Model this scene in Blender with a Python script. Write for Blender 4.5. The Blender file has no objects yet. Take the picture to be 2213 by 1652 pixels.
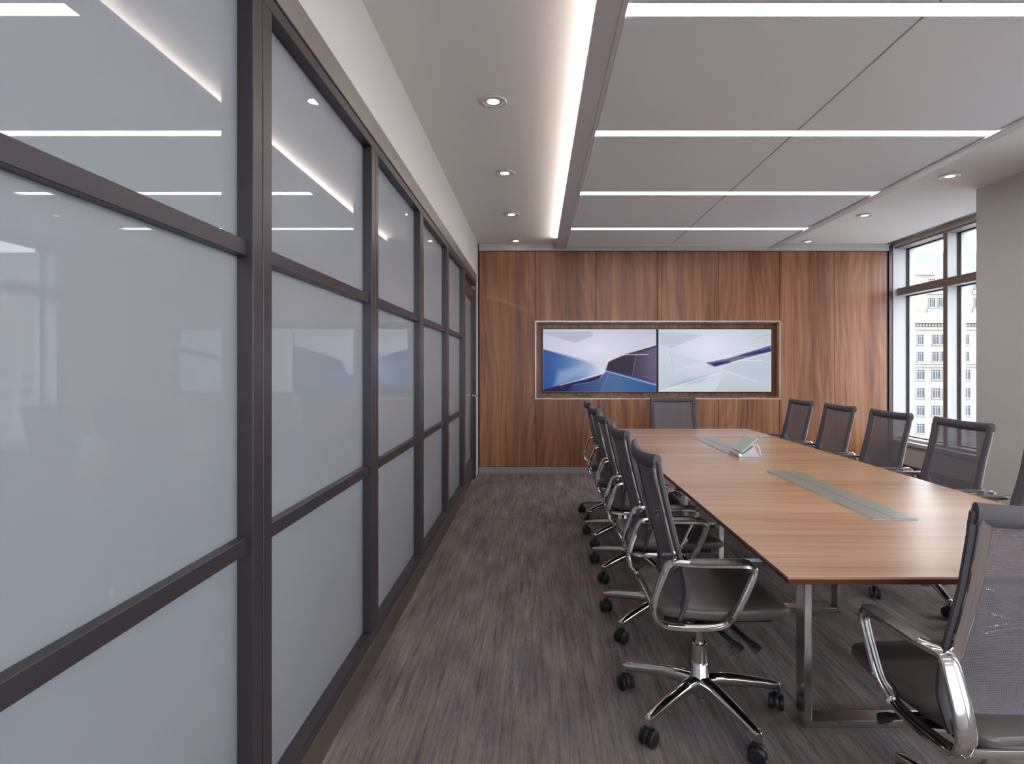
import bpy, math, random
from mathutils import Vector, Matrix
random.seed(7)
S = bpy.context.scene
C = S.collection
PI = math.pi

# ---------------------------------------------------------------- camera, world, exposure
EYE, F = 1.30, 1250.0
cd = bpy.data.cameras.new('camera'); cam = bpy.data.objects.new('camera', cd); C.objects.link(cam)
cam.location = (0, 0, EYE); cam.rotation_euler = (PI/2, 0, 0)
cd.sensor_fit = 'HORIZONTAL'; cd.sensor_width = 36.0; cd.lens = F/2213*36
cd.shift_x = (1106.5-1159)/2213; cd.shift_y = (793-826)/2213
cd.clip_start = 0.02; cd.clip_end = 500
S.camera = cam
W = bpy.data.worlds.new('sky'); S.world = W; W.use_nodes = True
bg = W.node_tree.nodes['Background']
bg.inputs[0].default_value = (0.90, 0.95, 1.0, 1); bg.inputs[1].default_value = 2.7
S.view_settings.view_transform = 'Standard'; S.view_settings.look = 'None'
S.view_settings.exposure = 1.62; S.view_settings.gamma = 1.0
S.view_settings.use_curve_mapping = False
S.cycles.max_bounces = 8; S.cycles.diffuse_bounces = 4; S.cycles.glossy_bounces = 3; S.cycles.transparent_max_bounces = 8
S.cycles.adaptive_threshold = .06; S.cycles.caustics_reflective = False; S.cycles.caustics_refractive = False
STRIP_L, DOWN_L, COVE_L, CORR_FILL_L = 5.2, 3.5, 11.0, 64.0

# ---------------------------------------------------------------- material helpers
def srgb(r, g, b):
    f = lambda c: (c/255/12.92) if c/255 <= .04045 else ((c/255+.055)/1.055)**2.4
    return (f(r), f(g), f(b), 1)
def mat(name, col=(.5,.5,.5,1), rough=.5, metal=0.0, spec=.5, emit=None, es=0.0, coat=0.0):
    m = bpy.data.materials.new(name); m.use_nodes = True
    b = m.node_tree.nodes['Principled BSDF']
    b.inputs['Base Color'].default_value = col; b.inputs['Roughness'].default_value = rough
    b.inputs['Metallic'].default_value = metal; b.inputs['Specular IOR Level'].default_value = spec
    b.inputs['Coat Weight'].default_value = coat
    if emit: b.inputs['Emission Color'].default_value = emit; b.inputs['Emission Strength'].default_value = es
    return m
class NT:
    def __init__(s, m): s.t = m.node_tree; s.b = s.t.nodes['Principled BSDF']
    def n(s, typ, **kw):
        x = s.t.nodes.new(typ)
        for k, v in kw.items(): setattr(x, k, v)
        return x
    def l(s, a, b): s.t.links.new(a, b)
    def coords(s, scale, rnd=0.0):
        tc = s.n('ShaderNodeTexCoord'); v = tc.outputs['Object']
        if rnd:
            oi = s.n('ShaderNodeObjectInfo'); mu = s.n('ShaderNodeMath', operation='MULTIPLY'); mu.inputs[1].default_value = rnd
            s.l(oi.outputs['Random'], mu.inputs[0])
            ad = s.n('ShaderNodeVectorMath', operation='ADD'); s.l(v, ad.inputs[0]); s.l(mu.outputs[0], ad.inputs[1]); v = ad.outputs[0]
        mp = s.n('ShaderNodeMapping'); mp.inputs['Scale'].default_value = scale; s.l(v, mp.inputs[0])
        return mp.outputs[0]
    def noise(s, scale, k=1.0, detail=4, rnd=0.0, rough=.55):
        t = s.n('ShaderNodeTexNoise'); t.inputs['Scale'].default_value = k; t.inputs['Detail'].default_value = detail; t.inputs['Roughness'].default_value = rough
        s.l(s.coords(scale, rnd), t.inputs['Vector']); return t.outputs['Fac']
    def math(s, op, a, b=None):
        m = s.n('ShaderNodeMath', operation=op)
        for i, v in enumerate((a, b)):
            if v is None: continue
            if isinstance(v, (int, float)): m.inputs[i].default_value = v
            else: s.l(v, m.inputs[i])
        return m.outputs[0]
    def ramp(s, fac, stops):
        r = s.n('ShaderNodeValToRGB'); e = r.color_ramp.elements
        while len(e) < len(stops): e.new(.5)
        for el, (p, c) in zip(e, stops): el.position = p; el.color = c
        s.l(fac, r.inputs[0]); return r.outputs[0]
    def mix(s, fac, a, b, mode='MIX'):
        m = s.n('ShaderNodeMix', data_type='RGBA', blend_type=mode)
        for i, v in ((0, fac), (6, a), (7, b)):
            if isinstance(v, (int, float)): m.inputs[i].default_value = v
            elif isinstance(v, tuple): m.inputs[i].default_value = v
            else: s.l(v, m.inputs[i])
        return m.outputs[2]
    def bump(s, h, strength, dist=.002):
        b = s.n('ShaderNodeBump'); b.inputs['Strength'].default_value = strength; b.inputs['Distance'].default_value = dist
        s.l(h, b.inputs['Height']); s.l(b.outputs[0], s.b.inputs['Normal'])

def wood(name, axis, dark, mid, light, rough, rnd, coat=0.0, cath=.5):
    m = mat(name, rough=rough, coat=coat); t = NT(m)
    def sc(a, l): return {'z': (a, a, l), 'x': (l, a, a)}[axis]
    broad = t.noise(sc(6, .30), 1.0, 3, rnd)
    sep = t.n('ShaderNodeSeparateXYZ'); t.l(t.coords((1,1,1), rnd), sep.inputs[0])
    across = sep.outputs[0] if axis == 'z' else sep.outputs[1]
    warp = t.noise(sc(1.6, .42), 1.0, 2, rnd, .45)
    rings = t.math('SINE', t.math('ADD', t.math('MULTIPLY', across, 70.0), t.math('MULTIPLY', warp, 55.0)))
    fine = t.noise(sc(170, 1.5), 1.0, 5, rnd, .7)
    f = t.math('ADD', t.math('MULTIPLY', broad, .45), t.math('ADD', t.math('MULTIPLY', t.math('ADD', t.math('MULTIPLY', rings, .5), .5), .18*cath), t.math('MULTIPLY', fine, .55)))
    col = t.ramp(f, [(.33, dark), (.50, mid), (.68, light)])
    t.l(col, t.b.inputs['Base Color']); t.bump(fine, .12, .001)
    return m

M = {}
M['wood'] = wood('walnut_wall', 'z', srgb(70,36,22), srgb(136,84,56), srgb(182,130,94), .38, 37.0, 0.0, .28)
M['table'] = wood('table_veneer', 'x', srgb(130,92,66), srgb(170,128,98), srgb(196,156,124), .27, 0.0, 0.0, .25)
M['table_edge'] = mat('table_edge', srgb(92,52,36), .4)
M['ceil'] = mat('ceiling_paint', (.88,.865,.85,1), .9)
M['panel'] = mat('ceiling_panel', (.84,.85,.88,1), .85)
M['plaster'] = mat('white_plaster', (.68,.665,.65,1), .9)
M['greige'] = mat('greige_paint', (.62,.59,.555,1), .9)
M['anod'] = mat('anodised_channel', (.70,.65,.67,1), .5, .1)
M['anod_light'] = mat('anodised_trim', (.72,.70,.72,1), .45, .1)
M['bronze'] = mat('dark_bronze', (.064,.053,.061,1), .34, .5)
M['bronze_lt'] = mat('light_bronze', (.30,.265,.245,1), .38, .5)
M['base_bronze'] = mat('base_bronze', (.135,.100,.085,1), .36, .45)
M['reveal'] = mat('reveal_black', (.012,.010,.012,1), .6)
M['crown'] = mat('crown_trim', (.52,.50,.49,1), .5, .1)
M['base_metal'] = mat('base_metal', (.36,.32,.31,1), .42, .5)
M['winframe'] = mat('window_frame', (.28,.235,.225,1), .45, .25)
M['winlight'] = mat('window_frame_light', (.50,.475,.49,1), .5)
M['gasket'] = mat('gasket', (.02,.02,.025,1), .5)
M['silver'] = mat('silver_edge', (.72,.69,.68,1), .35, .6)
M['chrome'] = mat('polished_aluminium', (.66,.64,.64,1), .10, 1.0)
M['brushed'] = mat('brushed_metal', (.66,.63,.63,1), .22, 1.0)
M['black'] = mat('black_plastic', (.012,.012,.014,1), .45)
M['bezel'] = mat('black_bezel', (.008,.008,.012,1), .3)
M['leather'] = mat('grey_leather', (.105,.088,.083,1), .36)
M['border'] = mat('fabric_border', (.085,.074,.086,1), .75)
M['inlay'] = mat('inlay_metal', (.33,.345,.31,1), .32, .55)
M['led'] = mat('led_diffuser', (.9,.9,.9,1), .5, emit=(1,.975,.95,1), es=STRIP_L)
M['down'] = mat('downlight_lens', (.9,.9,.9,1), .5, emit=(1,.93,.82,1), es=DOWN_L)
M['cove'] = mat('cove_led', (.9,.9,.9,1), .5, emit=(1,.91,.80,1), es=COVE_L)
M['corr_fill'] = mat('corridor_fill_led', (.9,.9,.9,1), .5, emit=(.94,.97,1,1), es=CORR_FILL_L)  # emitter of the added corridor backlight
M['down2'] = mat('downlight_lens_dim', (.8,.76,.66,1), .5, emit=(1,.88,.66,1), es=1.2)
M['ring'] = mat('downlight_ring', (.70,.68,.66,1), .4, .2)
M['stone'] = mat('cream_stone', (.285,.265,.235,1), .9)
M['stone2'] = mat('pale_stone', (.25,.225,.20,1), .9)
M['slate'] = mat('blue_grey_roof', (.215,.23,.26,1), .8)
M['spandrel'] = mat('blue_grey_panel', (.235,.245,.275,1), .7)
M['outframe'] = mat('facade_window_frame', (.21,.21,.22,1), .6)
M['outpane'] = mat('facade_pane', (.065,.07,.085,1), .5)
M['street'] = mat('street', (.34,.34,.35,1), .9)
M['device'] = mat('device_white', (.62,.61,.62,1), .35)
M['dscreen'] = mat('device_screen', (.13,.15,.13,1), .12, emit=(.25,.30,.26,1), es=.25)

def mk_carpet():
    m = mat('carpet', rough=.95, spec=.15); t = NT(m)
    patch = t.noise((9.0, 2.2, 1), 1.0, 3)
    hue = t.noise((4.5, 1.6, 1), 1.7, 2)
    streak = t.noise((62, 2.4, 1), 1.0, 5, 0, .75)
    fine = t.noise((230, 22, 1), 1.0, 3, 0, .7)
    a = t.ramp(patch, [(.30, (0.183,0.138,0.129,1)), (.5, (0.244,0.190,0.178,1)), (.72, (0.311,0.252,0.232,1))])
    b = t.ramp(patch, [(.30, (0.159,0.129,0.156,1)), (.5, (0.210,0.174,0.195,1)), (.72, (0.262,0.226,0.232,1))])
    hf = t.ramp(hue, [(.48, (0,0,0,1)), (.72, (1,1,1,1))])
    base = t.mix(hf, a, b)
    st = t.ramp(t.math('ADD', t.math('MULTIPLY', streak, .75), t.math('MULTIPLY', fine, .25)), [(.35, (.42,.40,.42,1)), (.50, (.95,.95,.95,1)), (.58, (1.08,1.06,1.05,1)), (.68, (1.75,1.68,1.62,1))])
    t.l(t.mix(1.0, base, st, 'MULTIPLY'), t.b.inputs['Base Color'])
    t.bump(t.math('ADD', streak, fine), .6, .006)
    return m
M['carpet'] = mk_carpet()

def mk_frost():
    m = bpy.data.materials.new('frosted_glass'); m.use_nodes = True; t = m.node_tree; t.nodes.clear()
    o = t.nodes.new('ShaderNodeOutputMaterial'); m1 = t.nodes.new('ShaderNodeMixShader'); m2 = t.nodes.new('ShaderNodeMixShader')
    df = t.nodes.new('ShaderNodeBsdfDiffuse'); df.inputs[0].default_value = (.27,.295,.355,1)
    tl = t.nodes.new('ShaderNodeBsdfTranslucent'); tl.inputs[0].default_value = (.66,.66,.66,1)
    gl = t.nodes.new('ShaderNodeBsdfGlossy'); gl.inputs['Roughness'].default_value = .004
    fr = t.nodes.new('ShaderNodeFresnel'); fr.inputs[0].default_value = 1.6
    m1.inputs[0].default_value = .5
    for a, b in ((df.outputs[0], m1.inputs[1]), (tl.outputs[0], m1.inputs[2]), (fr.outputs[0], m2.inputs[0]), (m1.outputs[0], m2.inputs[1]), (gl.outputs[0], m2.inputs[2]), (m2.outputs[0], o.inputs[0])): t.links.new(a, b)
    return m
M['frost'] = mk_frost()

def mk_pane():
    m = bpy.data.materials.new('clear_glass'); m.use_nodes = True; t = m.node_tree; t.nodes.clear()
    o = t.nodes.new('ShaderNodeOutputMaterial'); mx = t.nodes.new('ShaderNodeMixShader')
    tr = t.nodes.new('ShaderNodeBsdfTransparent'); tr.inputs[0].default_value = (.93,.95,.95,1)
    gl = t.nodes.new('ShaderNodeBsdfGlossy'); gl.inputs['Roughness'].default_value = .01
    mx.inputs[0].default_value = .07
    t.links.new(tr.outputs[0], mx.inputs[1]); t.links.new(gl.outputs[0], mx.inputs[2]); t.links.new(mx.outputs[0], o.inputs[0])
    return m
M['pane'] = mk_pane()

def mk_mesh():
    m = mat('chair_mesh', (.150,.130,.152,1), .7, 0, .3); t = NT(m)
    tc = t.n('ShaderNodeTexCoord'); sp = t.n('ShaderNodeSeparateXYZ'); t.l(tc.outputs['UV'], sp.inputs[0])
    a = t.math('SINE', t.math('MULTIPLY', sp.outputs[0], 2*PI*260)); b = t.math('SINE', t.math('MULTIPLY', sp.outputs[1], 2*PI*230))
    h = t.math('GREATER_THAN', t.math('ADD', a, b), 1.0)
    fac = t.math('MULTIPLY', h, .68)
    tr = t.n('ShaderNodeBsdfTransparent'); mx = t.n('ShaderNodeMixShader')
    t.l(fac, mx.inputs[0]); t.l(t.b.outputs[0], mx.inputs[1]); t.l(tr.outputs[0], mx.inputs[2])
    out = [n for n in t.t.nodes if n.type == 'OUTPUT_MATERIAL'][0]
    t.l(mx.outputs[0], out.inputs[0])
    return m
M['mesh'] = mk_mesh()

# ---------------------------------------------------------------- object helpers
def link(name, me, parent=None):
    o = bpy.data.objects.new(name, me); C.objects.link(o)
    if parent: o.parent = parent
    return o
def tag(o, label=None, cat=None, group=None, kind=None):
    if label: o['label'] = label
    if cat: o['category'] = cat
    if group: o['group'] = group
    if kind: o['kind'] = kind
    return o
def empty(name, loc=(0,0,0), rz=0, parent=None):
    o = link(name, None, parent); o.location = loc; o.rotation_euler = (0,0,rz); o.empty_display_size = .05
    return o
def thing(name, label, cat, loc=(0,0,0), rz=0, group=None):
    return tag(empty(name, loc, rz), label, cat, group)
def copy_tree(o, parent=None):
    c = o.copy(); C.objects.link(c); c.parent = parent
    for ch in list(o.children): copy_tree(ch, c)
    return c

class MB:
    def __init__(s): s.v = []; s.f = []; s.uv = None
    def box(s, x0, x1, y0, y1, z0, z1, ch=0.0):
        if ch <= 0:
            b = len(s.v)
            s.v += [(x0,y0,z0),(x1,y0,z0),(x1,y1,z0),(x0,y1,z0),(x0,y0,z1),(x1,y0,z1),(x1,y1,z1),(x0,y1,z1)]
            s.f += [tuple(b+i for i in q) for q in ((0,3,2,1),(4,5,6,7),(0,1,5,4),(1,2,6,5),(2,3,7,6),(3,0,4,7))]
            return s
        # chamfered box: 24 verts
        b = len(s.v); c = ch; idx = {}
        for ix, X in enumerate((x0, x1)):
            for iy, Y in enumerate((y0, y1)):
                for iz, Z in enumerate((z0, z1)):
                    sx, sy, sz = (1, -1)[ix], (1, -1)[iy], (1, -1)[iz]
                    for ax in range(3):
                        p = [X, Y, Z]
                        for k, sg in enumerate((sx, sy, sz)):
                            if k != ax: p[k] += sg*c
                        idx[(ix,iy,iz,ax)] = len(s.v); s.v.append(tuple(p))
        def q(*k): s.f.append(tuple(idx[i] for i in k))
        for ax in range(3):
            o1, o2 = (ax+1) % 3, (ax+2) % 3
            for sd in (0, 1):
                ks = []
                for a, bb in ((0,0),(1,0),(1,1),(0,1)):
                    k = [0,0,0]; k[ax] = sd; k[o1] = a; k[o2] = bb; ks.append((*k, ax))
                if sd == 0: ks.reverse()
                q(*ks)
        for ax in range(3):          # edges along ax
            o1, o2 = (ax+1) % 3, (ax+2) % 3
            for a in (0, 1):
                for bb in (0, 1):
                    k0 = [0,0,0]; k0[o1] = a; k0[o2] = bb; k1 = list(k0); k1[ax] = 1
                    ks = [(*k0, o1), (*k1, o1), (*k1, o2), (*k0, o2)]
                    if a == bb: ks.reverse()
                    q(*ks)
        for ix in (0,1):
            for iy in (0,1):
                for iz in (0,1):
                    ks = [(ix,iy,iz,0),(ix,iy,iz,1),(ix,iy,iz,2)]
                    if (ix+iy+iz) % 2 == 0: ks.reverse()
                    q(*ks)
        return s
    def rings(s, rings, cap=True, closed=False):
        b = len(s.v); n = len(rings[0])
        for r in rings: s.v += [tuple(p) for p in r]
        m = len(rings)
        for i in range(m if closed else m-1):
            j = (i+1) % m
            for k in range(n):
                k2 = (k+1) % n
                s.f.append((b+i*n+k, b+i*n+k2, b+j*n+k2, b+j*n+k))
        if cap and not closed:
            s.f.append(tuple(b+k for k in reversed(range(n)))); s.f.append(tuple(b+(m-1)*n+k for k in range(n)))
        return s
    def lathe(s, prof, seg=16, c=(0,0,0), axis='z'):
        rings = []
        for r, h in prof:
            ring = []
            for k in range(seg):
                a = 2*PI*k/seg; u, w = r*math.cos(a), r*math.sin(a)
                p = {'z': (u, w, h), 'y': (w, h, u), 'x': (h, u, w)}[axis]
                ring.append((p[0]+c[0], p[1]+c[1], p[2]+c[2]))
            rings.append(ring)
        return s.rings(rings)
    def sweep(s, path, side, aw, bw, seg=10, ex=3.0, closed=False):
        """superellipse section: half-width aw along side, bw along the normal"""
        P = [Vector(p) for p in path]; n = len(P); rings = []
        sd = Vector(side).normalized() if not isinstance(side, list) else None
        for i in range(n):
            t = (P[(i+1) % n]-P[i-1]) if closed or 0 < i < n-1 else (P[1]-P[0] if i == 0 else P[-1]-P[-2])
            t.normalize(); sv = Vector(side[i]) if sd is None else sd
            sv = (sv - t*sv.dot(t)).normalized(); nv = t.cross(sv)
            a = aw[i] if isinstance(aw, list) else aw; b = bw[i] if isinstance(bw, list) else bw
            ring = []
            for k in range(seg):
                th = 2*PI*(k+.5)/seg; cx, sx = math.cos(th), math.sin(th)
                ring.append(P[i] + sv*(a*math.copysign(abs(cx)**(2/ex), cx)) + nv*(b*math.copysign(abs(sx)**(2/ex), sx)))
            rings.append(ring)
        return s.rings(rings, True, closed)
    def mesh(s, name, m=None, smooth=False):
        me = bpy.data.meshes.new(name); me.from_pydata(s.v, [], s.f); me.update()
        if m: me.materials.append(m)
        if smooth:
            me.polygons.foreach_set('use_smooth', [True]*len(me.polygons))
            try: me.set_sharp_from_angle(angle=math.radians(38))
            except Exception: pass
        return me
    def build(s, name, m, parent=None, smooth=False):
        return link(name, s.mesh(name, m, smooth), parent)

def cr(pts, n=6, closed=False):
    """Catmull-Rom through pts (tuples of any length)"""
    out = []; k = len(pts)
    rng = range(k) if closed else range(k-1)
    for i in rng:
        p0 = pts[i-1] if (i > 0 or closed) else pts[0]; p1 = pts[i]; p2 = pts[(i+1) % k]
        p3 = pts[(i+2) % k] if (closed or i+2 < k) else pts[-1]
        for j in range(n):
            t = j/n
            out.append(tuple(.5*((2*b)+(-a+c)*t+(2*a-5*b+4*c-d)*t*t+(-a+3*b-3*c+d)*t**3) for a, b, c, d in zip(p0, p1, p2, p3)))
    if not closed: out.append(tuple(pts[-1]))
    return out
def interp(tab, x):
    if x <= tab[0][0]: return tab[0][1]
    for (a, b), (c, d) in zip(tab, tab[1:]):
        if x <= c: return b+(d-b)*(x-a)/(c-a)
    return tab[-1][1]

# ---------------------------------------------------------------- room constants
ZC = 2.795            # perimeter ceiling
YB = 7.035            # face of the wood wall
YF = -2.3             # wall behind the camera
XL = -.705            # face of the partition frame
XG = -.745            # face of its glass
XR = 4.33             # inner face of the window wall
PX = 3.72             # face of the pier
ST = 'structure'

# floor, ceiling
tag(MB().box(-2.7, 4.63, YF-.2, 7.335, -.12, 0).build('floor', M['carpet']), 'dark brown and purple streaked carpet floor', None, None, ST)
ceil = tag(MB().box(-2.7, XR, YF-.2, 7.335, ZC, ZC+.2).build('ceiling', M['ceil']), 'pale grey painted ceiling around the dropped panel field', None, None, ST)

# ---------------------------------------------------------------- dropped ceiling field: channel, trim, panels
YE = 6.80; ZCH, ZP = 2.725, 2.735
XC0, XC1, XT0, XT1 = .2354, .361, 2.797, 2.893
ch = MB().box(XC0, XC1, YF, YB-.022, ZCH, ZCH+.008).box(XC0, XC0+.006, YF, YB-.022, ZCH+.008, ZCH+.024)
ch.box(XC1-.05, XC1-.004, YF, YB-.022, ZCH+.008, ZC)
ch.box(XC1-.022, XC1-.018, YF, YB-.022, ZCH-.002, ZCH)
ch.build('channel', M['anod'], ceil)
MB().box(XC0+.006, XC1-.05, 6.70, YB-.022, ZCH+.008, ZC).build('channel_end_block', M['ceil'], ceil)
tr = MB().box(XT0+.003, XT1, YF, YB-.022, ZCH, ZC).box(XT0+.02, XT0+.024, YF, YB-.022, ZCH-.002, ZCH)
tr.build('field_trim', M['anod_light'], ceil)
MB().box(XC1, XT0, YE, YB-.022, ZP-.004, ZC).build('end_border', M['ceil'], ceil)
MB().box(XC1-.004, XT0+.006, YF, YE, ZC-.012, ZC-.004).build('field_backing', M['reveal'], ceil)
PITCH, SW = 1.232, .092
strips = [2.325+PITCH*k for k in range(-3, 4)]
XM = 1.586
edges = [YF] + [e for s_ in strips for e in (s_-SW/2, s_+SW/2)] + [YE]
for i in range(0, len(edges), 2):
    y0, y1 = edges[i], edges[i+1]
    if y1-y0 < .02: continue
    for x0, x1 in ((XC1+.004, XM-.005), (XM+.005, XT0-.001)):
        MB().box(x0, x1, y0+.004, y1-.004, ZP, ZP+.03, .002).build('ceiling_panel', M['panel'], ceil)
for k, ys in enumerate(strips):
    lab = ['linear ceiling light far behind the camera, above the room end', 'linear ceiling light behind the camera', 'linear ceiling light just overhead of the camera, out of view',
           'widest bright linear ceiling light across the top of the picture', 'second bright linear ceiling light down from the top of the picture',
           'third bright linear ceiling light down from the top of the picture', 'thinnest bright linear ceiling light, closest to the wood wall'][k]
    t = thing('linear_light', lab, 'ceiling light', (0, ys, ZP), 0, 'linear lights in the ceiling panels')
    MB().box(XC1+.002, XT0-.002, -SW/2+.004, SW/2-.004, .004, .012).build('diffuser', M['led'], t)
    h = MB()
    for sy in (-1, 1): h.box(XC1+.002, XT0-.002, *sorted((sy*SW/2-sy*.001, sy*(SW/2-.004))), .0, .02)
    h.box(XC1+.002, XT0-.002, -SW/2+.002, SW/2-.002, .013, .03)
    h.build('housing', M['anod_light'], t)
t = thing('cove_light', 'warm cove light glowing along the left edge of the ceiling field', 'ceiling light', (0, 0, ZCH))
MB().box(XC1-.062, XC1-.052, YF+.1, 6.69, .0095, .024).build('light_strip', M['cove'], t)
# downlights
def downlight(x, y, lab, lens='down'):
    t = thing('downlight', lab, 'ceiling light', (x, y, ZC), 0, 'round recessed downlights')
    MB().lathe([(.052, -.001), (.075, -.001), (.077, -.004), (.073, -.009), (.056, -.010), (.052, -.006)], 28).build('trim_ring', M['ring'], t, True)
    MB().lathe([(.0515, -.0005), (.0515, -.004), (.03, -.0065), (.001, -.0075)], 28).build('lens', M[lens], t, True)
for y, lab in ((3.25, 'largest round downlight, above the aisle, nearest the camera'), (4.45, 'second round downlight from the camera above the aisle'),
               (5.66, 'third round downlight from the camera above the aisle'), (6.85, 'round downlight above the aisle closest to the wood wall'),
               (2.05, 'round downlight above the aisle just overhead of the camera'), (.85, 'round downlight above the aisle behind the camera')):
    downlight(-.242, y, lab)
for y, lab in ((4.525, 'round downlight on the window side, beside the plain pier'), (5.70, 'middle round downlight on the window side of the ceiling'),
               (6.88, 'round downlight on the window side closest to the wood wall'), (3.35, 'round downlight on the window side, in front of the pier')):
    downlight(3.237, y, lab, 'down2')

# ---------------------------------------------------------------- left wall: plaster soffit and glazed partition
wl = tag(empty('wall_left'), 'dark framed frosted glass partition under a white plaster soffit', None, None, ST)
YD0, YD1 = 5.70, 6.76
MB().box(-.79, XL-.006, YF, YB+.2, 2.385, ZC).build('soffit', M['plaster'], wl)
MB().box(-.79, XL-.006, YD1+.04, YB+.02, 0, 2.385).build('return_wall', M['plaster'], wl)
MB().box(-.79, XL+.002, YF, YD1+.06, 2.292, 2.385, .002).build('header_fascia', M['bronze_lt'], wl)
MB().box(-.79, XL-.004, YF, YD1+.02, 2.284, 2.292).build('header_reveal', M['reveal'], wl)
MB().box(-.79, XL, YF, YD1+.04, 2.245, 2.284, .0015).build('header_rail', M['bronze'], wl)
MB().box(-.79, XL, YF, YD0, .116, .160, .0015).build('bottom_rail', M['bronze'], wl)
posts = [1.44+1.04*k for k in range(-3, 5)]
for p in posts:
    MB().box(-.79, XL, p, p+.049, .160, 2.245, .0015).build('post', M['bronze'], wl)
    MB().box(-.79, XL, p+.054, p+.103, .160, 2.245, .0015).build('post', M['bronze'], wl)
    MB().box(-.79, XL-.008, p+.047, p+.056, .160, 2.245).build('post_reveal', M['reveal'], wl)
bays = [(posts[i]+.103, posts[i+1]) for i in range(len(posts)-1)]
bays.insert(0, (YF, posts[0]))
levels = [(.160, .835), (.875, 1.575), (1.615, 2.245)]
for y0, y1 in bays:
    for z0, z1 in ((.835, .875), (1.575, 1.615)):
        MB().box(XG-.02, XL-.014, y0, y1, z0, z1, .0015).build('rail', M['bronze'], wl)
    for z0, z1 in levels:
        MB().box(XG-.012, XG, y0, y1, z0, z1).build('glass_pane', M['frost'], wl)
wc = tag(MB().box(-2.7, -2.55, YF, 7.15, 0, ZC).build('wall_added_corridor', M['plaster']), 'unseen white wall of the lit corridor added behind the frosted glass', None, None, ST)  # closes off the unseen corridor, added to backlight the panes
t = thing('corridor_fill_light', 'unseen linear fill light added behind the frosted glass partition', 'ceiling light', (-2.3, 0, ZC-.002))  # added fixture, shines through the panes to brighten glass and room
MB().box(-.058, .058, YF+.3, 6.8, -.02, -.012).build('diffuser', M['corr_fill'], t)
MB().box(-.065, .065, YF+.29, 6.81, -.012, 0).box(-.065, -.059, YF+.29, 6.81, -.03, -.012).box(.059, .065, YF+.29, 6.81, -.03, -.012).build('housing', M['anod_light'], t)
# base along the partition, one board per bay
bl = tag(empty('baseboard_left'), 'satin bronze base strip under the glass partition', None, None, ST)
ends = [YF] + [p+.052 for p in posts[:-1]] + [YD0]
for a, b in zip(ends, ends[1:]):
    MB().box(-.79, XL+.003, a+.0015, b-.0015, 0, .114, .0025).build('base_board', M['base_bronze'], bl)
# door at the far end of the partition
d1 = tag(empty('door_1'), 'narrow glass door in a dark frame at the end of the partition', None, None, ST)
MB().box(-.79, XL, YD1-.06, YD1+.04, 0, 2.245, .0015).build('door_jamb', M['bronze'], d1)
MB().box(-.80, XL, YD0+.0005, YD0+.05, 0, 2.245, .0015).build('door_jamb', M['bronze'], d1)
ya, yb = YD0+.056, YD1-.066
xd0, xd1 = -.775, -.730
MB().box(xd0, xd1, ya, ya+.075, .01, 2.20, .0015).build('door_stile', M['bronze'], d1)
MB().box(xd0, xd1, yb-.12, yb, .01, 2.20, .0015).build('door_stile', M['bronze'], d1)
MB().box(xd0, xd1, ya+.075, yb-.12, .01, .27, .0015).build('door_rail', M['bronze'], d1)
MB().box(xd0, xd1, ya+.075, yb-.12, 2.06, 2.20, .0015).build('door_rail', M['bronze'], d1)
MB().box(-.757, -.747, ya+.075, yb-.12, .27, 2.06).build('glass_pane', M['frost'], d1)
hd = MB().sweep(cr([(xd1, yb-.09, .97), (xd1+.045, yb-.09, .97), (xd1+.05, yb-.12, .97), (xd1+.05, yb-.24, .97)], 4), (0,0,1), .011, .009, 10, 2.2)
hd.build('door_handle', M['brushed'], d1, True)
MB().lathe([(.001,0),(.026,0),(.026,.008),(.001,.010)], 18, (xd1, yb-.09, .97), 'x').build('handle_rose', M['brushed'], d1, True)

# ---------------------------------------------------------------- back wall of walnut panels with the screen niche
wb = MB().box(-2.7, 4.46, YB+.12, YB+.3, 0, ZC)
RX0, RX1, RZ0, RZ1 = -.003, 2.957, .914, 1.849
wb.box(-.9, RX0-.02, YB+.02, YB+.12, 0, ZC).box(RX1+.02, 4.46, YB+.02, YB+.12, 0, ZC)
wb.box(RX0-.02, RX1+.02, YB+.02, YB+.12, 0, RZ0-.02).box(RX0-.02, RX1+.02, YB+.02, YB+.12, RZ1+.02, ZC)
wb = tag(wb.build('wall_back', M['reveal']), 'walnut panelled end wall with a recessed screen niche', None, None, ST)
ZW0, ZW1 = .082, 2.706
g = .0025
def panel(x0, x1, z0, z1): MB().box(x0+g, x1-g, YB, YB+.02, z0+g, z1-g, .0015).build('wood_panel', M['wood'], wb)
XA = [-.705, -.0056, .726, 1.4745, 2.217, 2.960, 3.630, 4.275]
panel(XA[0]+.012, XA[1], ZW0, ZW1)
for a, b in zip(XA[1:5], XA[2:6]): panel(a, b, RZ1+.003, ZW1)
for a, b in ((XA[1], .76), (.76, 1.39), (1.39, 2.217), (2.217, XA[5])): panel(a, b, ZW0, RZ0-.003)
panel(XA[5], XA[6], ZW0, ZW1); panel(XA[6], XA[7], ZW0, ZW1)
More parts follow.
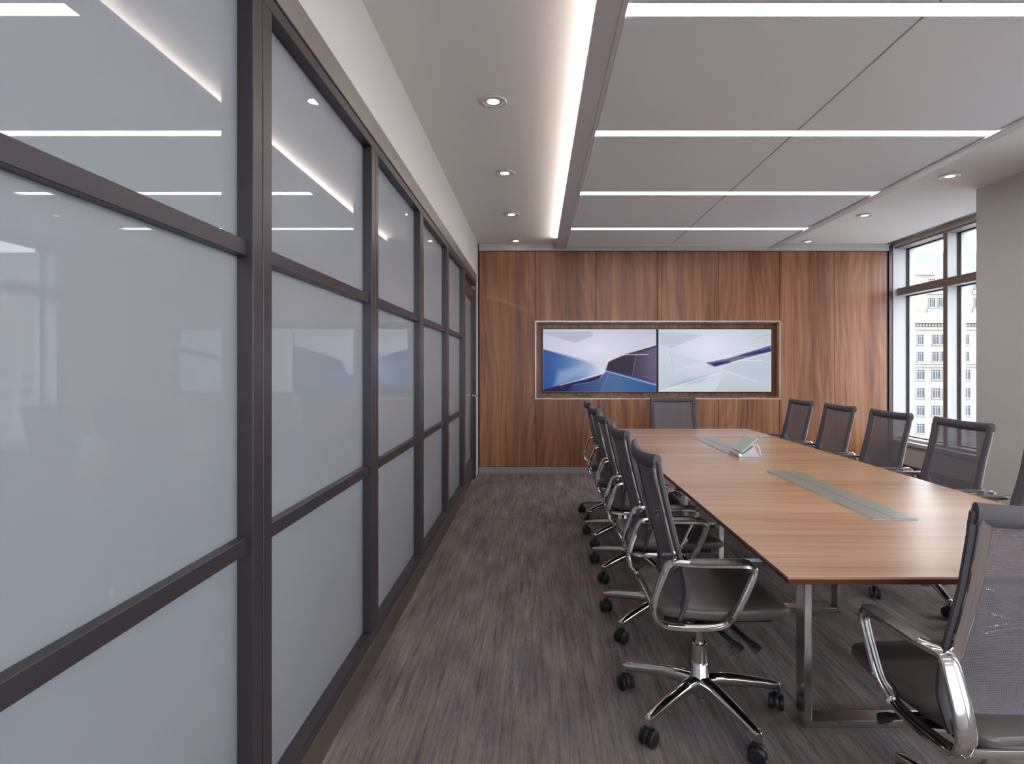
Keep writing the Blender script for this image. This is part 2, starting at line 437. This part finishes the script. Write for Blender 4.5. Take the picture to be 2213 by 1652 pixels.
# niche lining
nz = MB().box(RX0, RX1, YB+.10, YB+.12, RZ0, RZ1); nz.build('niche_back', M['wood'], wb)
MB().box(RX0, RX1, YB+.008, YB+.10, RZ1-.02, RZ1).build('niche_lining', M['wood'], wb)
MB().box(RX0, RX1, YB+.008, YB+.10, RZ0, RZ0+.02).build('niche_lining', M['wood'], wb)
MB().box(RX0, RX0+.02, YB+.008, YB+.10, RZ0+.02, RZ1-.02).build('niche_lining', M['wood'], wb)
MB().box(RX1-.02, RX1, YB+.008, YB+.10, RZ0+.02, RZ1-.02).build('niche_lining', M['wood'], wb)
e = .010
for x0, x1, z0, z1 in ((RX0-e, RX1+e, RZ1-.001, RZ1+e), (RX0-e, RX1+e, RZ0-e, RZ0+.001), (RX0-e, RX0+.001, RZ0+.001, RZ1-.001), (RX1-.001, RX1+e, RZ0+.001, RZ1-.001)):
    MB().box(x0, x1, YB-.006, YB+.01, z0, z1, .0015).build('niche_edge', M['silver'], wb)
tag(MB().box(-.70, 4.30, YB-.02, YB+.02, ZW1+.002, ZC-.001, .003).build('trim_1', M['crown']), 'grey crown trim above the walnut panels', None, None, ST)
tag(MB().box(4.277, 4.318, YB-.022, YB+.02, 0, 2.772, .003).build('trim_2', M['bronze']), 'dark vertical trim where the walnut wall meets the window', None, None, ST)
tag(MB().box(-.70, 4.277, YB-.012, YB+.02, 0, .080, .002).build('baseboard_back', M['base_metal']), 'satin metal base strip under the walnut wall', None, None, ST)

# televisions with an abstract picture
def lerp(a, b, t): return tuple(x+(y-x)*t for x, y in zip(a, b))
def inside(p, poly, soft):
    """signed distance to polygon -> coverage"""
    x, y = p; ins = False; dmin = 1e9
    for (x0, y0), (x1, y1) in zip(poly, poly[1:]+poly[:1]):
        if (y0 > y) != (y1 > y) and x < (x1-x0)*(y-y0)/(y1-y0)+x0: ins = not ins
        dx, dy = x1-x0, y1-y0; tt = max(0, min(1, ((x-x0)*dx+(y-y0)*dy)/(dx*dx+dy*dy+1e-9)))
        dmin = min(dmin, math.hypot(x-x0-dx*tt, y-y0-dy*tt))
    return max(0, min(1, .5+(dmin if ins else -dmin)/soft))
def line(p, a, b, w):
    x, y = p; dx, dy = b[0]-a[0], b[1]-a[1]; tt = max(0, min(1, ((x-a[0])*dx+(y-a[1])*dy)/(dx*dx+dy*dy)))
    return max(0, 1-math.hypot(x-a[0]-dx*tt, y-a[1]-dy*tt)/w)
def pic_left(p):
    x, y = p
    c = lerp((206,205,220), (176,176,194), min(1, math.hypot((x-640)/560, (y-400)/260)))
    c = lerp(c, (164,166,182), .8*inside(p, [(247,275),(490,347),(620,292),(600,262),(247,262)], 8))
    c = lerp(c, (188,190,204), .7*inside(p, [(940,335),(1087,270),(1087,360),(900,415)], 10))
    t = max(0, min(1, (x-260)/420)); c2 = lerp((34,72,140), (196,200,216), t**1.5)
    c2 = lerp(c2, (52,70,120), .55*max(0, min(1, (445-y)/60))*(1-t))
    c = lerp(c, c2, inside(p, [(247,388),(450,442),(620,490),(690,530),(705,560),(560,608),(370,655),(247,700)], 6))
    c = lerp(c, (150,166,196), .6*inside(p, [(360,550),(600,492),(560,540),(420,640),(330,660)], 40))
    c = lerp(c, (20,16,62), inside(p, [(247,703),(247,690),(370,655),(560,612),(690,575),(660,612),(600,632),(480,650),(430,703)], 8))
    t = max(0, min(1, (x-420)/330)); c3 = lerp((26,38,96), (64,92,134), t); c3 = lerp(c3, (34,80,140), max(0, min(1, (x-800)/280)))
    c = lerp(c, c3, inside(p, [(420,703),(480,652),(600,634),(665,610),(695,575),(715,552),(900,600),(1087,652),(1087,703)], 6))
    t = max(0, min(1, (x-720)/330)); c4 = lerp((36,22,40), (86,74,104), t*t)
    c = lerp(c, c4, inside(p, [(730,485),(860,425),(1087,362),(1087,645),(910,592),(712,543)], 5))
    c = lerp(c, (30,18,34), .7*inside(p, [(745,490),(870,440),(935,436),(912,585),(722,540)], 8))
    c = lerp(c, (40,30,120), .8*line(p, (720,545), (1070,635), 16))
    for a, b, w, k in (((247,388),(690,520),3,.8), ((735,470),(1087,357),4,.9), ((705,562),(735,472),4,.8), ((370,657),(700,565),4,.8), ((840,432),(1030,430),4,.8), ((716,552),(1087,655),4,.8), ((680,695),(735,575),3,.4), ((935,436),(912,585),3,.5), ((490,347),(640,290),3,.5)):
        c = lerp(c, (225,222,222), k*line(p, a, b, w))
    c = lerp(c, (10,8,30), .9*line(p, (890,424), (1087,372), 7)); c = lerp(c, (12,8,20), .8*line(p, (790,477), (875,475), 5))
    return c
def pic_right(p):
    x, y = p
    c = lerp((214,213,228), (180,190,198), min(1, math.hypot((x-1480)/480, (y-390)/280)))
    c = lerp(c, (172,180,194), .7*inside(p, [(1110,270),(1420,285),(1190,385),(1105,365)], 14))
    c = lerp(c, (188,192,204), .6*inside(p, [(1190,410),(1450,490),(1215,552)], 8))
    c = lerp(c, (196,206,214), .7*inside(p, [(1105,700),(1560,565),(1575,600),(1525,703)], 8))
    c = lerp(c, (176,190,202), .8*inside(p, [(1580,540),(1620,505),(1930,420),(1930,650)], 10))
    c = lerp(c, (96,90,108), .9*inside(p, [(1450,493),(1620,460),(1930,365),(1930,412),(1700,470),(1515,522)], 5))
    c = lerp(c, (36,28,104), .9*inside(p, [(1490,497),(1620,478),(1640,492),(1520,522)], 12)); c = lerp(c, (44,34,110), .9*inside(p, [(1700,440),(1925,385),(1930,410),(1760,440)], 12))
    c = lerp(c, (130,150,180), .5*inside(p, [(1190,660),(1300,615),(1480,585),(1420,630)], 30))
    for a, b, w, k in (((1190,385),(1430,290),3,-.4), ((1190,410),(1215,552),3,-.35), ((1215,552),(1930,360),4,.5), ((1105,703),(1575,560),4,.7), ((1580,545),(1830,630),3,.7), ((1525,695),(1570,620),3,-.4), ((1510,525),(1930,415),4,.7), ((1690,380),(1830,386),4,.5), ((1720,477),(1870,477),4,.6), ((1790,330),(1920,285),3,-.4), ((1105,365),(1190,385),3,.5)):
        c = lerp(c, (238,238,240) if k > 0 else (110,116,130), abs(k)*line(p, a, b, w))
    return c
def screen_mat():
    m = mat('screen_picture', (.006,.006,.008,1), .25, 0, .12); t = NT(m)
    a = t.n('ShaderNodeVertexColor'); a.layer_name = 'picture'
    t.l(a.outputs[0], t.b.inputs['Emission Color']); t.b.inputs['Emission Strength'].default_value = .36
    return m
M['screen'] = screen_mat()
def television(x0, x1, z0, z1, fn, box, label):
    t = thing('television', label, 'television', ((x0+x1)/2, YB+.045, z0))
    w, h = (x1-x0)/2, z1-z0; b = .009
    NX, NZ = 210, 116
    vs, cs = [], []
    for j in range(NZ+1):
        for i in range(NX+1):
            u, v = i/NX, j/NZ
            vs.append((-w+b+u*(2*w-2*b), 0, b+v*(h-2*b)))
            c = fn((box[0]+u*(box[2]-box[0]), box[3]+v*(box[1]-box[3])))
            cs += list(srgb(*[max(0, min(255, q)) for q in c]))
    fs = [(j*(NX+1)+i, j*(NX+1)+i+1, (j+1)*(NX+1)+i+1, (j+1)*(NX+1)+i) for j in range(NZ) for i in range(NX)]
    me = bpy.data.meshes.new('screen'); me.from_pydata(vs, [], fs); me.update(); me.materials.append(M['screen'])
    ca = me.color_attributes.new('picture', 'FLOAT_COLOR', 'POINT'); ca.data.foreach_set('color', cs)
    link('screen', me, t)
    for q in ((-w, -w+b, 0, h), (w-b, w, 0, h), (-w+b, w-b, 0, b), (-w+b, w-b, h-b, h)):
        MB().box(q[0], q[1], -.004, .01, q[2], q[3], .001).build('bezel', M['bezel'], t)
    MB().box(-w+.002, w-.002, .002, .05, .002, h-.002).build('housing', M['bezel'], t)
television(.0735, 1.476, .984, 1.768, pic_left, (247,245,1087,703), 'wall screen at the left of the niche, with a dark blue abstract picture')
television(1.4855, 2.886, .984, 1.768, pic_right, (1105,250,1932,703), 'wall screen at the right of the niche, with a pale abstract picture')

# ---------------------------------------------------------------- window wall, pier, wall behind the camera
wf = MB().box(-2.7, 4.63, YF-.2, YF, 0, .95).box(-2.7, 4.63, YF-.2, YF, 2.73, ZC+.2).box(-2.7, -.2, YF-.2, YF, .95, 2.73).box(4.15, 4.63, YF-.2, YF, .95, 2.73)
tag(wf.build('wall_front', M['plaster']), 'white wall behind the viewpoint with an opening for the added fill window', None, None, ST)
wn = tag(empty('window_4'), 'long unseen window behind the camera, added for fill daylight', None, None, ST)  # unseen window, added to bring more daylight onto ceiling and table
for k in range(5):
    x = -.2+k*(4.35-.06)/4
    MB().box(x, x+.06, YF-.16, YF-.04, .95, 2.73).build('mullion', M['winframe'], wn)
    if k < 4: MB().box(x+.06, x+1.0725, YF-.104, YF-.096, .95, 2.73).build('window_pane', M['pane'], wn)
WINS = [(4.89, YB, [5.32, 6.17]), (1.0, 3.72, [1.85, 2.72]), (-2.0, .2, [-.9])]  # first one is in view; the other two are added for daylight
ZS, ZT0, ZT1, ZH = .43, 2.162, 2.25, 2.73
wr = MB().box(XR, XR+.3, YF, YB+.3, 0, .36).box(XR, XR+.3, YF, YB+.3, 2.752, ZC+.2)
wr.box(XR, XR+.3, 3.72, 4.89, .36, 2.752).box(XR, XR+.3, .2, 1.0, .36, 2.752).box(XR, XR+.3, YF, -2.0, .36, 2.752)
wr = tag(wr.build('wall_right', M['greige']), 'greige window wall with low parapet', None, None, ST)
MB().box(PX, XR, 3.72, 4.89, 0, ZC).build('pier', M['greige'], wr)
MB().box(PX, XR, .2, 1.0, 0, ZC).build('pier', M['greige'], wr)
bx = MB().box(XR-.015, XR, 4.89, YB-.022, 0, .15, .003); tag(bx.build('baseboard_right', mat('brown_base', srgb(92,60,46), .4)), 'brown wooden baseboard under the window', None, None, ST)
tag(MB().box(XR-.085, XR-.02, 4.89, YB-.03, ZC-.006, ZC-.0005).build('trim_3', M['bronze_lt']), 'light bronze shade pocket edge in the ceiling along the window', None, None, ST)
tag(MB().box(XR-.066, XR-.040, 4.89, YB-.05, ZC-.0075, ZC-.0055).build('trim_4', M['reveal']), 'black shade slot in the ceiling along the window', None, None, ST)
XI, XGL = 4.385, 4.50
for wi, (y0, y1, mul) in enumerate(WINS):
    wn = tag(empty('window_%d' % (wi+1)), ['tall window beside the walnut wall with a view of a stone building', 'unseen tall window in front of the pier, added for daylight', 'unseen tall window level with and behind the camera, added for daylight'][wi], None, None, ST)
    JW = .06
    for a, b in ((y0, y0+JW), (y1-JW if wi else y1-.012, y1 if wi else y1+.10)):
        MB().box(XR+.001, XGL+.10, a, b, .36, 2.752, .002).build('window_jamb', M['winlight'], wn)
    a, b = y0+JW, (y1-JW if wi else y1-.012)
    MB().box(XR-.03, XGL+.02, a-.05 if wi else a, b, .385, .425, .003).build('window_sill', M['winlight'], wn)
    MB().box(XR-.018, XR, a, b, .36, .384).build('sill_apron', M['winframe'], wn)
    MB().box(XI-.03, XGL+.10, a, b, ZH, 2.752).build('window_head', M['winframe'], wn)
    MB().box(XI, XGL+.05, a, b, .425, .455, .002).build('bottom_frame', M['winlight'], wn)
    ed = sorted([a, b] + [q for m_ in mul for q in (m_, m_+.064)])
    for m_ in mul:
        MB().box(XI, XI+.006, m_, m_+.064, .455, ZH).build('mullion_face', M['winframe'], wn)
        MB().box(XI+.006, XGL+.08, m_+.001, m_+.063, .455, ZH).build('mullion', M['winlight'], wn)
    for i in range(0, len(ed), 2):
        p, q = ed[i], ed[i+1]
        MB().box(XI, XI+.006, p, q, ZT0, ZT1).build('transom_face', M['winframe'], wn)
        MB().box(XI+.006, XGL+.05, p, q, ZT0+.001, ZT1-.001).build('transom', M['winlight'], wn)
        for z0, z1 in ((.455, ZT0), (ZT1, ZH)):
            MB().box(XGL+.004, XGL+.012, p, q, z0, z1).build('window_pane', M['pane'], wn)
            gk = MB(); k = .013
            gk.box(XGL-.006, XGL+.003, p, p+k, z0, z1).box(XGL-.006, XGL+.003, q-k, q, z0, z1).box(XGL-.006, XGL+.003, p+k, q-k, z0, z0+k).box(XGL-.006, XGL+.003, p+k, q-k, z1-k, z1)
            gk.build('gasket', M['gasket'], wn)
            s2 = MB(); k2 = .03
            s2.box(XGL+.013, XGL+.05, p, p+k2, z0, z1).box(XGL+.013, XGL+.05, q-k2, q, z0, z1).box(XGL+.013, XGL+.05, p+k2, q-k2, z0, z0+.012).box(XGL+.013, XGL+.05, p+k2, q-k2, z1-.012, z1)
            s2.build('sash', M['winlight'], wn)

# ---------------------------------------------------------------- building across the street
DB = 100.0; K = DB/F
bx_ = lambda px: (px-1159)*K
bz_ = lambda py: EYE-(py-793)*K
bd = thing('office_building', 'cream stone office building with rows of windows seen through the window', 'building', (0, DB, -40))
def bpart(name, px0, px1, py0, py1, d0, d1, m, parent=None):
    return MB().box(bx_(px0), bx_(px1), d0, d1, bz_(py1)+40, bz_(py0)+40).build(name, m, parent or bd)
PL, PR = 1780, 2560
bpart('wall', PL, PR, 692, 1310, .35, 16, M['stone'])
bpart('attic_wall', PL, PR, 576, 692, 1.2, 15, M['stone2'])
bpart('mansard_roof', PL, PR, 538, 566, 3.2, 14, M['slate'])
bpart('roof_ledge', PL, PR, 566, 576, 2.0, 15, M['spandrel'])
bpart('parapet', PL, PR, 676, 692, .2, 1.2, M['stone'])
bpart('cornice', PL, PR, 692, 699, -.6, .35, M['stone2'])
bpart('architrave', PL, PR, 707, 713, .05, .35, M['stone'])
bpart('belt_course', PL, PR, 784, 788, -.15, .35, M['stone2'])
bpart('belt_course', PL, PR, 789, 793, 0, .35, M['stone'])
dm = MB().box(-.18, .18, 0, .5, 0, .40).mesh('dentil', M['stone2'])
def win_mesh(w, h, nm):
    a = MB(); f = .10
    a.box(0, f, 0, .12, 0, h).box(w-f, w, 0, .12, 0, h).box(f, w-f, 0, .12, 0, f).box(f, w-f, 0, .12, h-f, h)
    a.box(w*.36, w*.36+.09, .02, .12, f, h-f).box(w*.64-.09, w*.64, .02, .12, f, h-f).box(f, w-f, .02, .12, h*.74, h*.74+.09)
    a.box(-.12, w+.12, -.18, .1, -.14, 0)
    b = MB().box(f, w-f, .13, .16, f, h-f)
    return a.mesh('window'+nm, M['outframe']), b.mesh('pane'+nm, M['outpane'])
def put_win(me, px, py):
    o = link('window', me[0], bd); o.location = (bx_(px), .2, bz_(py)+40)
    p = link('pane', me[1], o)
W1 = win_mesh(19*K, 22.5*K, '_lower'); W2 = win_mesh(14.5*K, 22.5*K, '_upper'); W3 = win_mesh(14.5*K, 21*K, '_attic')
p0s = [1982+99*k for k in range(-2, 6)]
for p0 in p0s:
    for yb_ in (821, 861, 899, 938, 978, 1018):
        for off in (0, 34, 57): put_win(W1, p0+off, yb_)
    for yb_ in (745, 782):
        for off in (2, 35, 53): put_win(W2, p0+off, yb_)
    for yb_ in (663, 621):
        for off in (-9, 35, 55):
            o = link('window', W3[0], bd); o.location = (bx_(p0+off), 1.05, bz_(yb_)+40); link('pane', W3[1], o)
    for off in (-12, 32):
        bpart('spandrel', p0+off, p0+off+(20 if off < 0 else 40), 665, 677, 1.0, 1.2, M['spandrel'])
        bpart('spandrel', p0+off, p0+off+(20 if off < 0 else 40), 625, 634, 1.0, 1.2, M['spandrel'])
    bpart('dormer', p0+2, p0+48, 577, 592, .9, 1.2, M['spandrel'])
    for i in range(15):
        o = link('dentil', dm, bd); o.location = (bx_(p0+i*6.6), -.15, bz_(706)+40)
tag(MB().box(-900, 1200, -900, 1200, -40.5, -40).build('street', M['street']), 'unseen grey street far below, added to cut sky light from beneath', None, None, ST)  # unseen ground slab, added to block bright sky below the horizon

# ---------------------------------------------------------------- conference table
TX0, TX1, TY0, TY1, TZ = .6695, 1.908, 1.538, 5.224, .74
tb = thing('conference_table', 'long walnut veneer conference table on metal loop legs', 'table', ((TX0+TX1)/2, (TY0+TY1)/2, 0))
hw, hl = (TX1-TX0)/2, (TY1-TY0)/2
top = MB().rings([[(-hw,-hl,z),(hw,-hl,z),(hw,hl,z),(-hw,hl,z)] for z in (TZ-.006, TZ)])
top.build('tabletop', M['table'], tb)
MB().rings([[(-hw+q,-hl+q,z),(hw-q,-hl+q,z),(hw-q,hl-q,z),(-hw+q,hl-q,z)] for q, z in ((.055, TZ-.040), (.004, TZ-.020), (0, TZ-.006))]).build('tabletop_edge', M['table_edge'], tb)
cx, cy = (TX0+TX1)/2, (TY0+TY1)/2
for yl in (2.078, 3.05, 3.77, 4.66):
    a, b, zt = -.325, .325, TZ-.041
    t_, d_ = .027, .068
    lg = empty('leg_frame', (0, yl-cy, 0), 0, tb)
    MB().box(a, a+t_, 0, d_, .0, zt, .002).build('upright', M['brushed'], lg)
    MB().box(b-t_, b, 0, d_, .0, zt, .002).build('upright', M['brushed'], lg)
    MB().box(a+t_, b-t_, 0, d_, 0, .027, .002).build('foot_bar', M['brushed'], lg)
    MB().box(a+t_, b-t_, 0, d_, zt-.027, zt, .002).build('top_bar', M['brushed'], lg)
def inlay(y0, y1, lab):
    t = thing('cable_tray', lab, 'power tray', (1.312, (y0+y1)/2, TZ))
    h = (y1-y0)/2
    MB().box(-.083, .083, -h, h, 0, .0022, .001).build('frame', M['silver'], t)
    MB().box(-.079, -.0015, -h+.004, h-.004, .0022, .0042, .0008).build('lid', M['inlay'], t)
    MB().box(.0015, .079, -h+.004, h-.004, .0022, .0042, .0008).build('lid', M['inlay'], t)
inlay(2.111, 3.085, 'metal cable tray set in the tabletop, nearer the camera')
inlay(3.50, 4.534, 'metal cable tray set in the tabletop, beneath the touch panel')
# touch panel
tp = thing('touch_panel', 'small silver touch control panel tilted on a wedge stand on the table', 'touch panel', (1.32, 3.64, TZ+.0042))
an = math.radians(41); L = .135
def tilt(o): o.location = (-.055, 0, .022); o.rotation_euler = (0, -an, 0); return o
tilt(MB().box(0, L, -.088, .088, 0, .010, .003).build('housing', M['device'], tp))
tilt(MB().box(.008, L-.007, -.080, .080, .0102, .0112).build('screen', M['dscreen'], tp))
wd = MB(); wd.rings([[(-.075,y,.0),(.055,y,.0),(.052,y,.008),(.018,y,.062),(-.052,y,.016),(-.075,y,.016)][::-1] for y in (-.082, .082)])
wd.build('stand', M['device'], tp)
MB().lathe([(.001,-.088),(.0105,-.088),(.0105,.088),(.001,.088)], 12, (-.066, 0, .0125), 'y').build('hinge_bar', M['silver'], tp, True)
for yy in (-.05, .04):
    MB().sweep(cr([(.036,yy,.075),(.062,yy,.055),(.070,yy,.022),(.075,yy,.004)], 5), (0,1,0), .0035, .0035, 8, 2).build('cable', M['silver'], tp, True)

# ---------------------------------------------------------------- conference chairs (facing +X, column at the origin)
BACK = [(-.150,.445),(-.136,.485),(-.130,.53),(-.136,.58),(-.152,.645),(-.172,.72),(-.190,.80),(-.208,.88),(-.221,.94),(-.228,.972)]
def make_chair():
    ch = empty('conference_chair')
    # star base
    MB().lathe([(.001,.062),(.022,.062),(.026,.075),(.036,.085),(.044,.11),(.040,.128),(.034,.136),(.033,.190),(.030,.194),(.001,.194)], 20).build('hub', M['chrome'], ch, True)
    wheel = MB().lathe([(.001,-.009),(.024,-.009),(.0285,-.006),(.0285,.005),(.024,.009),(.001,.009)], 18, (0,0,0), 'y').mesh('wheel', M['black'], True)
    stem = MB().lathe([(.001,.042),(.011,.042),(.011,.060),(.013,.062),(.013,.078),(.001,.078)], 12)
    hood = cr([(.028,0,.020),(.024,0,.046),(.0,0,.061),(-.024,0,.046),(-.028,0,.022)], 4)
    stem.sweep(hood, (0,1,0), .0085, .004, 8, 2.5)
    stem_me = stem.mesh('caster', M['black'], True)
    for k in range(5):
        a = math.radians(4+72*k); c_, s_ = math.cos(a), math.sin(a)
        pts = cr([(.030,.120),(.10,.121),(.20,.109),(.285,.095),(.306,.092)], 4)
        n = len(pts); path = [(r*c_, r*s_, z) for r, z in pts]
        wds = [.026-.012*i/(n-1) for i in range(n)]; hts = [.026-.0150*i/(n-1) for i in range(n)]
        MB().sweep(path, (-s_, c_, 0), wds, hts, 12, 2.8).lathe([(.001,.070),(.013,.070),(.0155,.076),(.0155,.100),(.012,.1035),(.001,.1035)], 12, (.298*c_, .298*s_, 0)).build('base_arm', M['chrome'], ch, True)
        cs = link('caster', stem_me, ch); cs.location = (.298*c_, .298*s_, 0); cs.rotation_euler = (0,0,a+1.1+.7*k)
        for sy in (-1, 1):
            w = link('wheel', wheel, cs); w.location = (0, sy*.0185, .0290)
    MB().lathe([(.001,.190),(.0275,.190),(.0275,.262),(.024,.266),(.001,.266)], 20).build('column_sleeve', M['brushed'], ch, True)
    MB().lathe([(.001,.264),(.0155,.264),(.0155,.345),(.024,.350),(.026,.385),(.001,.385)], 18).build('gas_lift', M['chrome'], ch, True)
    MB().box(-.10,.10,-.075,.075,.380,.425,.015).build('mechanism', M['black'], ch, False)
    for sy, x in ((-1,.06), (1,.02), (-1,.0)):
        MB().sweep(cr([(x,sy*.07,.395),(x+.02,sy*.16,.385),(x+.05,sy*.21,.365),(x+.075,sy*.235,.345)],4), (1,0,0), [.010]*9+[.016]*4, .006, 8, 2.5).build('lever', M['black'], ch, True)
    # seat
    rings = []; N = 22
    zt = [(-.20,.474),(-.17,.486),(-.05,.483),(.08,.490),(.17,.496),(.225,.490),(.255,.468)]
    zb = [(-.20,.446),(-.17,.434),(-.05,.428),(.10,.432),(.20,.436),(.245,.442),(.255,.452)]
    wtab = [(-.20,.175),(-.17,.205),(0,.232),(.15,.238),(.225,.228),(.255,.200)]
    xs = [-.20,-.196,-.188,-.17,-.12,-.05,.02,.08,.13,.17,.20,.225,.240,.249,.254,.256]
    for i, x in enumerate(xs):
        w, t1, b1 = interp(wtab, x), interp(zt, x), interp(zb, x); ring = []
        if i in (0, len(xs)-1): w -= .012; mid = (t1+b1)/2; t1 = mid+(t1-mid)*.5; b1 = mid-(mid-b1)*.5
        for k in range(28):
            th = 2*PI*(k+.5)/28; cc, ss = math.cos(th), math.sin(th)
            yy = w*math.copysign(abs(cc)**.36, cc); zz = (t1+b1)/2+(t1-b1)/2*math.copysign(abs(ss)**.62, ss)
            if ss > 0: zz += .006*abs(yy/w)**3
            ring.append((x, yy, zz))
        rings.append(ring)
    MB().rings(rings).build('seat', M['leather'], ch, True)
    MB().box(-.17,.20,-.19,.19,.420,.437,.006).build('seat_pan', M['black'], ch)
    # mesh back
    prof = cr(BACK, 4); n = len(prof); NU = 14
    def bw(z): return interp([(.44,.205),(.52,.218),(.65,.222),(.80,.214),(.985,.220)], z)
    def pt(i, u, off=0.0):          # u in -1..1, off along +x (forward)
        x, z = prof[i]; w = bw(z)
        return (x+off+.030*u*u*(1-.35*abs(z-.7)), u*w, z+(.010*u*u if i > n-6 else 0))
    vs = []; uvs = []; sl = 0; lens = [0]
    for i in range(1, n): sl += math.hypot(prof[i][0]-prof[i-1][0], prof[i][1]-prof[i-1][1]); lens.append(sl)
    for i in range(n):
        for j in range(NU+1):
            u = -1+2*j/NU; vs.append(pt(i, u*.985)); uvs.append((u*.22, lens[i]))
    fs = [(i*(NU+1)+j, i*(NU+1)+j+1, (i+1)*(NU+1)+j+1, (i+1)*(NU+1)+j) for i in range(n-1) for j in range(NU)]
    me = bpy.data.meshes.new('backrest'); me.from_pydata(vs, [], fs); me.update(); me.materials.append(M['mesh'])
    ul = me.uv_layers.new(name='UVMap')
    for lp in me.loops: ul.data[lp.index].uv = uvs[lp.vertex_index]
    me.polygons.foreach_set('use_smooth', [True]*len(me.polygons))
    bk = link('backrest', me, ch)
    for s_ in (-1, 1):
        path = [pt(i, s_*.955) for i in range(n)]
        MB().sweep(path, (0,1,0), .0195, .0105, 10, 2.6).build('side_border', M['border'], bk, True)
    path = [pt(n-1, -1.0+2*j/16) for j in range(17)]
    MB().sweep([(p[0]-.004, p[1], p[2]-.004) for p in path], (1,0,0), .0155, .0250, 12, 2.2).build('top_roll', M['border'], bk, True)
    path = [pt(1, -.97+1.94*j/16) for j in range(17)]
    MB().sweep(path, (1,0,0), .009, .022, 10, 2.4).build('lower_band', M['border'], bk, True)
    # polished side rails and arm loops
    i0 = next(i for i in range(n) if prof[i][1] > .63)
    for s_ in (-1, 1):
        path = [pt(i, s_*.925, -.0135) for i in range(i0, n-1)]
        m_ = len(path)
        path = [(path[0][0]-.004, s_*.232, .615)] + path
        MB().sweep(path, (0,1,0), [.020]+[.0185-.004*i/m_ for i in range(m_)], .0065, 10, 3.0).build('back_rail', M['chrome'], ch, True)
        ya = s_*.268
        loop = [(-.150,.652,.016),(-.08,.647,.016),(.03,.645,.015),(.088,.643,.014),(.106,.628,.0125),(.098,.595,.012),(.062,.52,.0125),(.030,.457,.0135),(.008,.436,.015),(-.05,.430,.017),(-.14,.432,.018),(-.190,.442,.019),(-.220,.470,.020),(-.226,.508,.021),(-.212,.560,.021),(-.192,.610,.021),(-.176,.643,.019)]
        lp = cr(loop, 4, True)
        path = [(q[0], ya - s_*(.020 if q[1] < .46 else .010 if q[0] < -.15 else 0), q[1]) for q in lp]
        for it in range(2): path = [tuple((path[i-1][k]+2*path[i][k]+path[(i+1) % len(path)][k])/4 for k in range(3)) for i in range(len(path))]
        af = MB().sweep(path, (0,1,0), [q[2]*1.12 for q in lp], .0108, 10, 2.8, True).build('arm_frame', M['chrome'], ch, True)
        pad = MB(); rg = []
        for x in [-.112,-.108,-.09,-.02,.05,.078,.088,.091]:
            w_ = .0235 if -.11 < x < .085 else .017
            t_ = .013 if -.10 < x < .085 else .008
            rg.append([(x, ya+w_*math.copysign(abs(math.cos(2*PI*(k+.5)/12))**.6, math.cos(2*PI*(k+.5)/12)), .655+t_/2*math.copysign(abs(math.sin(2*PI*(k+.5)/12))**.6, math.sin(2*PI*(k+.5)/12))) for k in range(12)])
        pad.rings(rg).build('arm_pad', M['leather'], af, True)
    MB().sweep(cr([(-.06,-.255,.428),(-.06,-.15,.418),(-.06,0,.414),(-.06,.15,.418),(-.06,.255,.428)],4), (1,0,0), .022, .009, 10, 2.8).build('cross_bar', M['chrome'], ch, True)
    MB().sweep(cr([(-.205,-.252,.452),(-.200,-.12,.440),(-.198,0,.436),(-.200,.12,.440),(-.205,.252,.452)],4), (1,0,0), .006, .011, 10, 2.8).build('back_cross_bar', M['chrome'], ch, True)
    return ch
proto = make_chair()
GA, GB, GC = 'chairs along the aisle side of the table', 'chairs along the window side of the table', 'chairs at the table ends'
spots = [
 (.614, 2.175, 0, GA, 'black mesh conference chair on the aisle side, nearest the camera, whole star base in view'),
 (.625, 2.92, 1, GA, 'second black mesh conference chair from the camera on the aisle side'),
 (.635, 3.67, -1, GA, 'middle black mesh conference chair of the five on the aisle side'),
 (.645, 4.34, 1, GA, 'fourth black mesh conference chair from the camera on the aisle side'),
 (.66, 5.00, 0, GA, 'black mesh conference chair on the aisle side, closest to the walnut wall'),
 (2.20, 5.26, 180, GB, 'smallest black mesh chair back on the window side, closest to the walnut wall'),
 (2.20, 4.59, 180, GB, 'second black mesh conference chair from the walnut wall on the window side'),
 (2.20, 3.93, 180, GB, 'middle black mesh conference chair on the window side, below the window corner'),
 (2.20, 3.27, 180, GB, 'largest whole chair back on the window side, in front of the pier'),
 (2.20, 2.60, 180, GB, 'black mesh chair on the window side cut off by the right edge'),
 (1.345, 5.49, -90, GC, 'black mesh conference chair at the far table end, under the screens'),
 (1.168, 1.490, 94, GC, 'large black mesh conference chair seen from behind at the near table end'),
]
for i, (x, y, a, grp, lab) in enumerate(spots):
    o = proto if i == 0 else copy_tree(proto)
    o.location = (x, y, 0); o.rotation_euler = (0, 0, math.radians(a)); tag(o, lab, 'chair', grp)
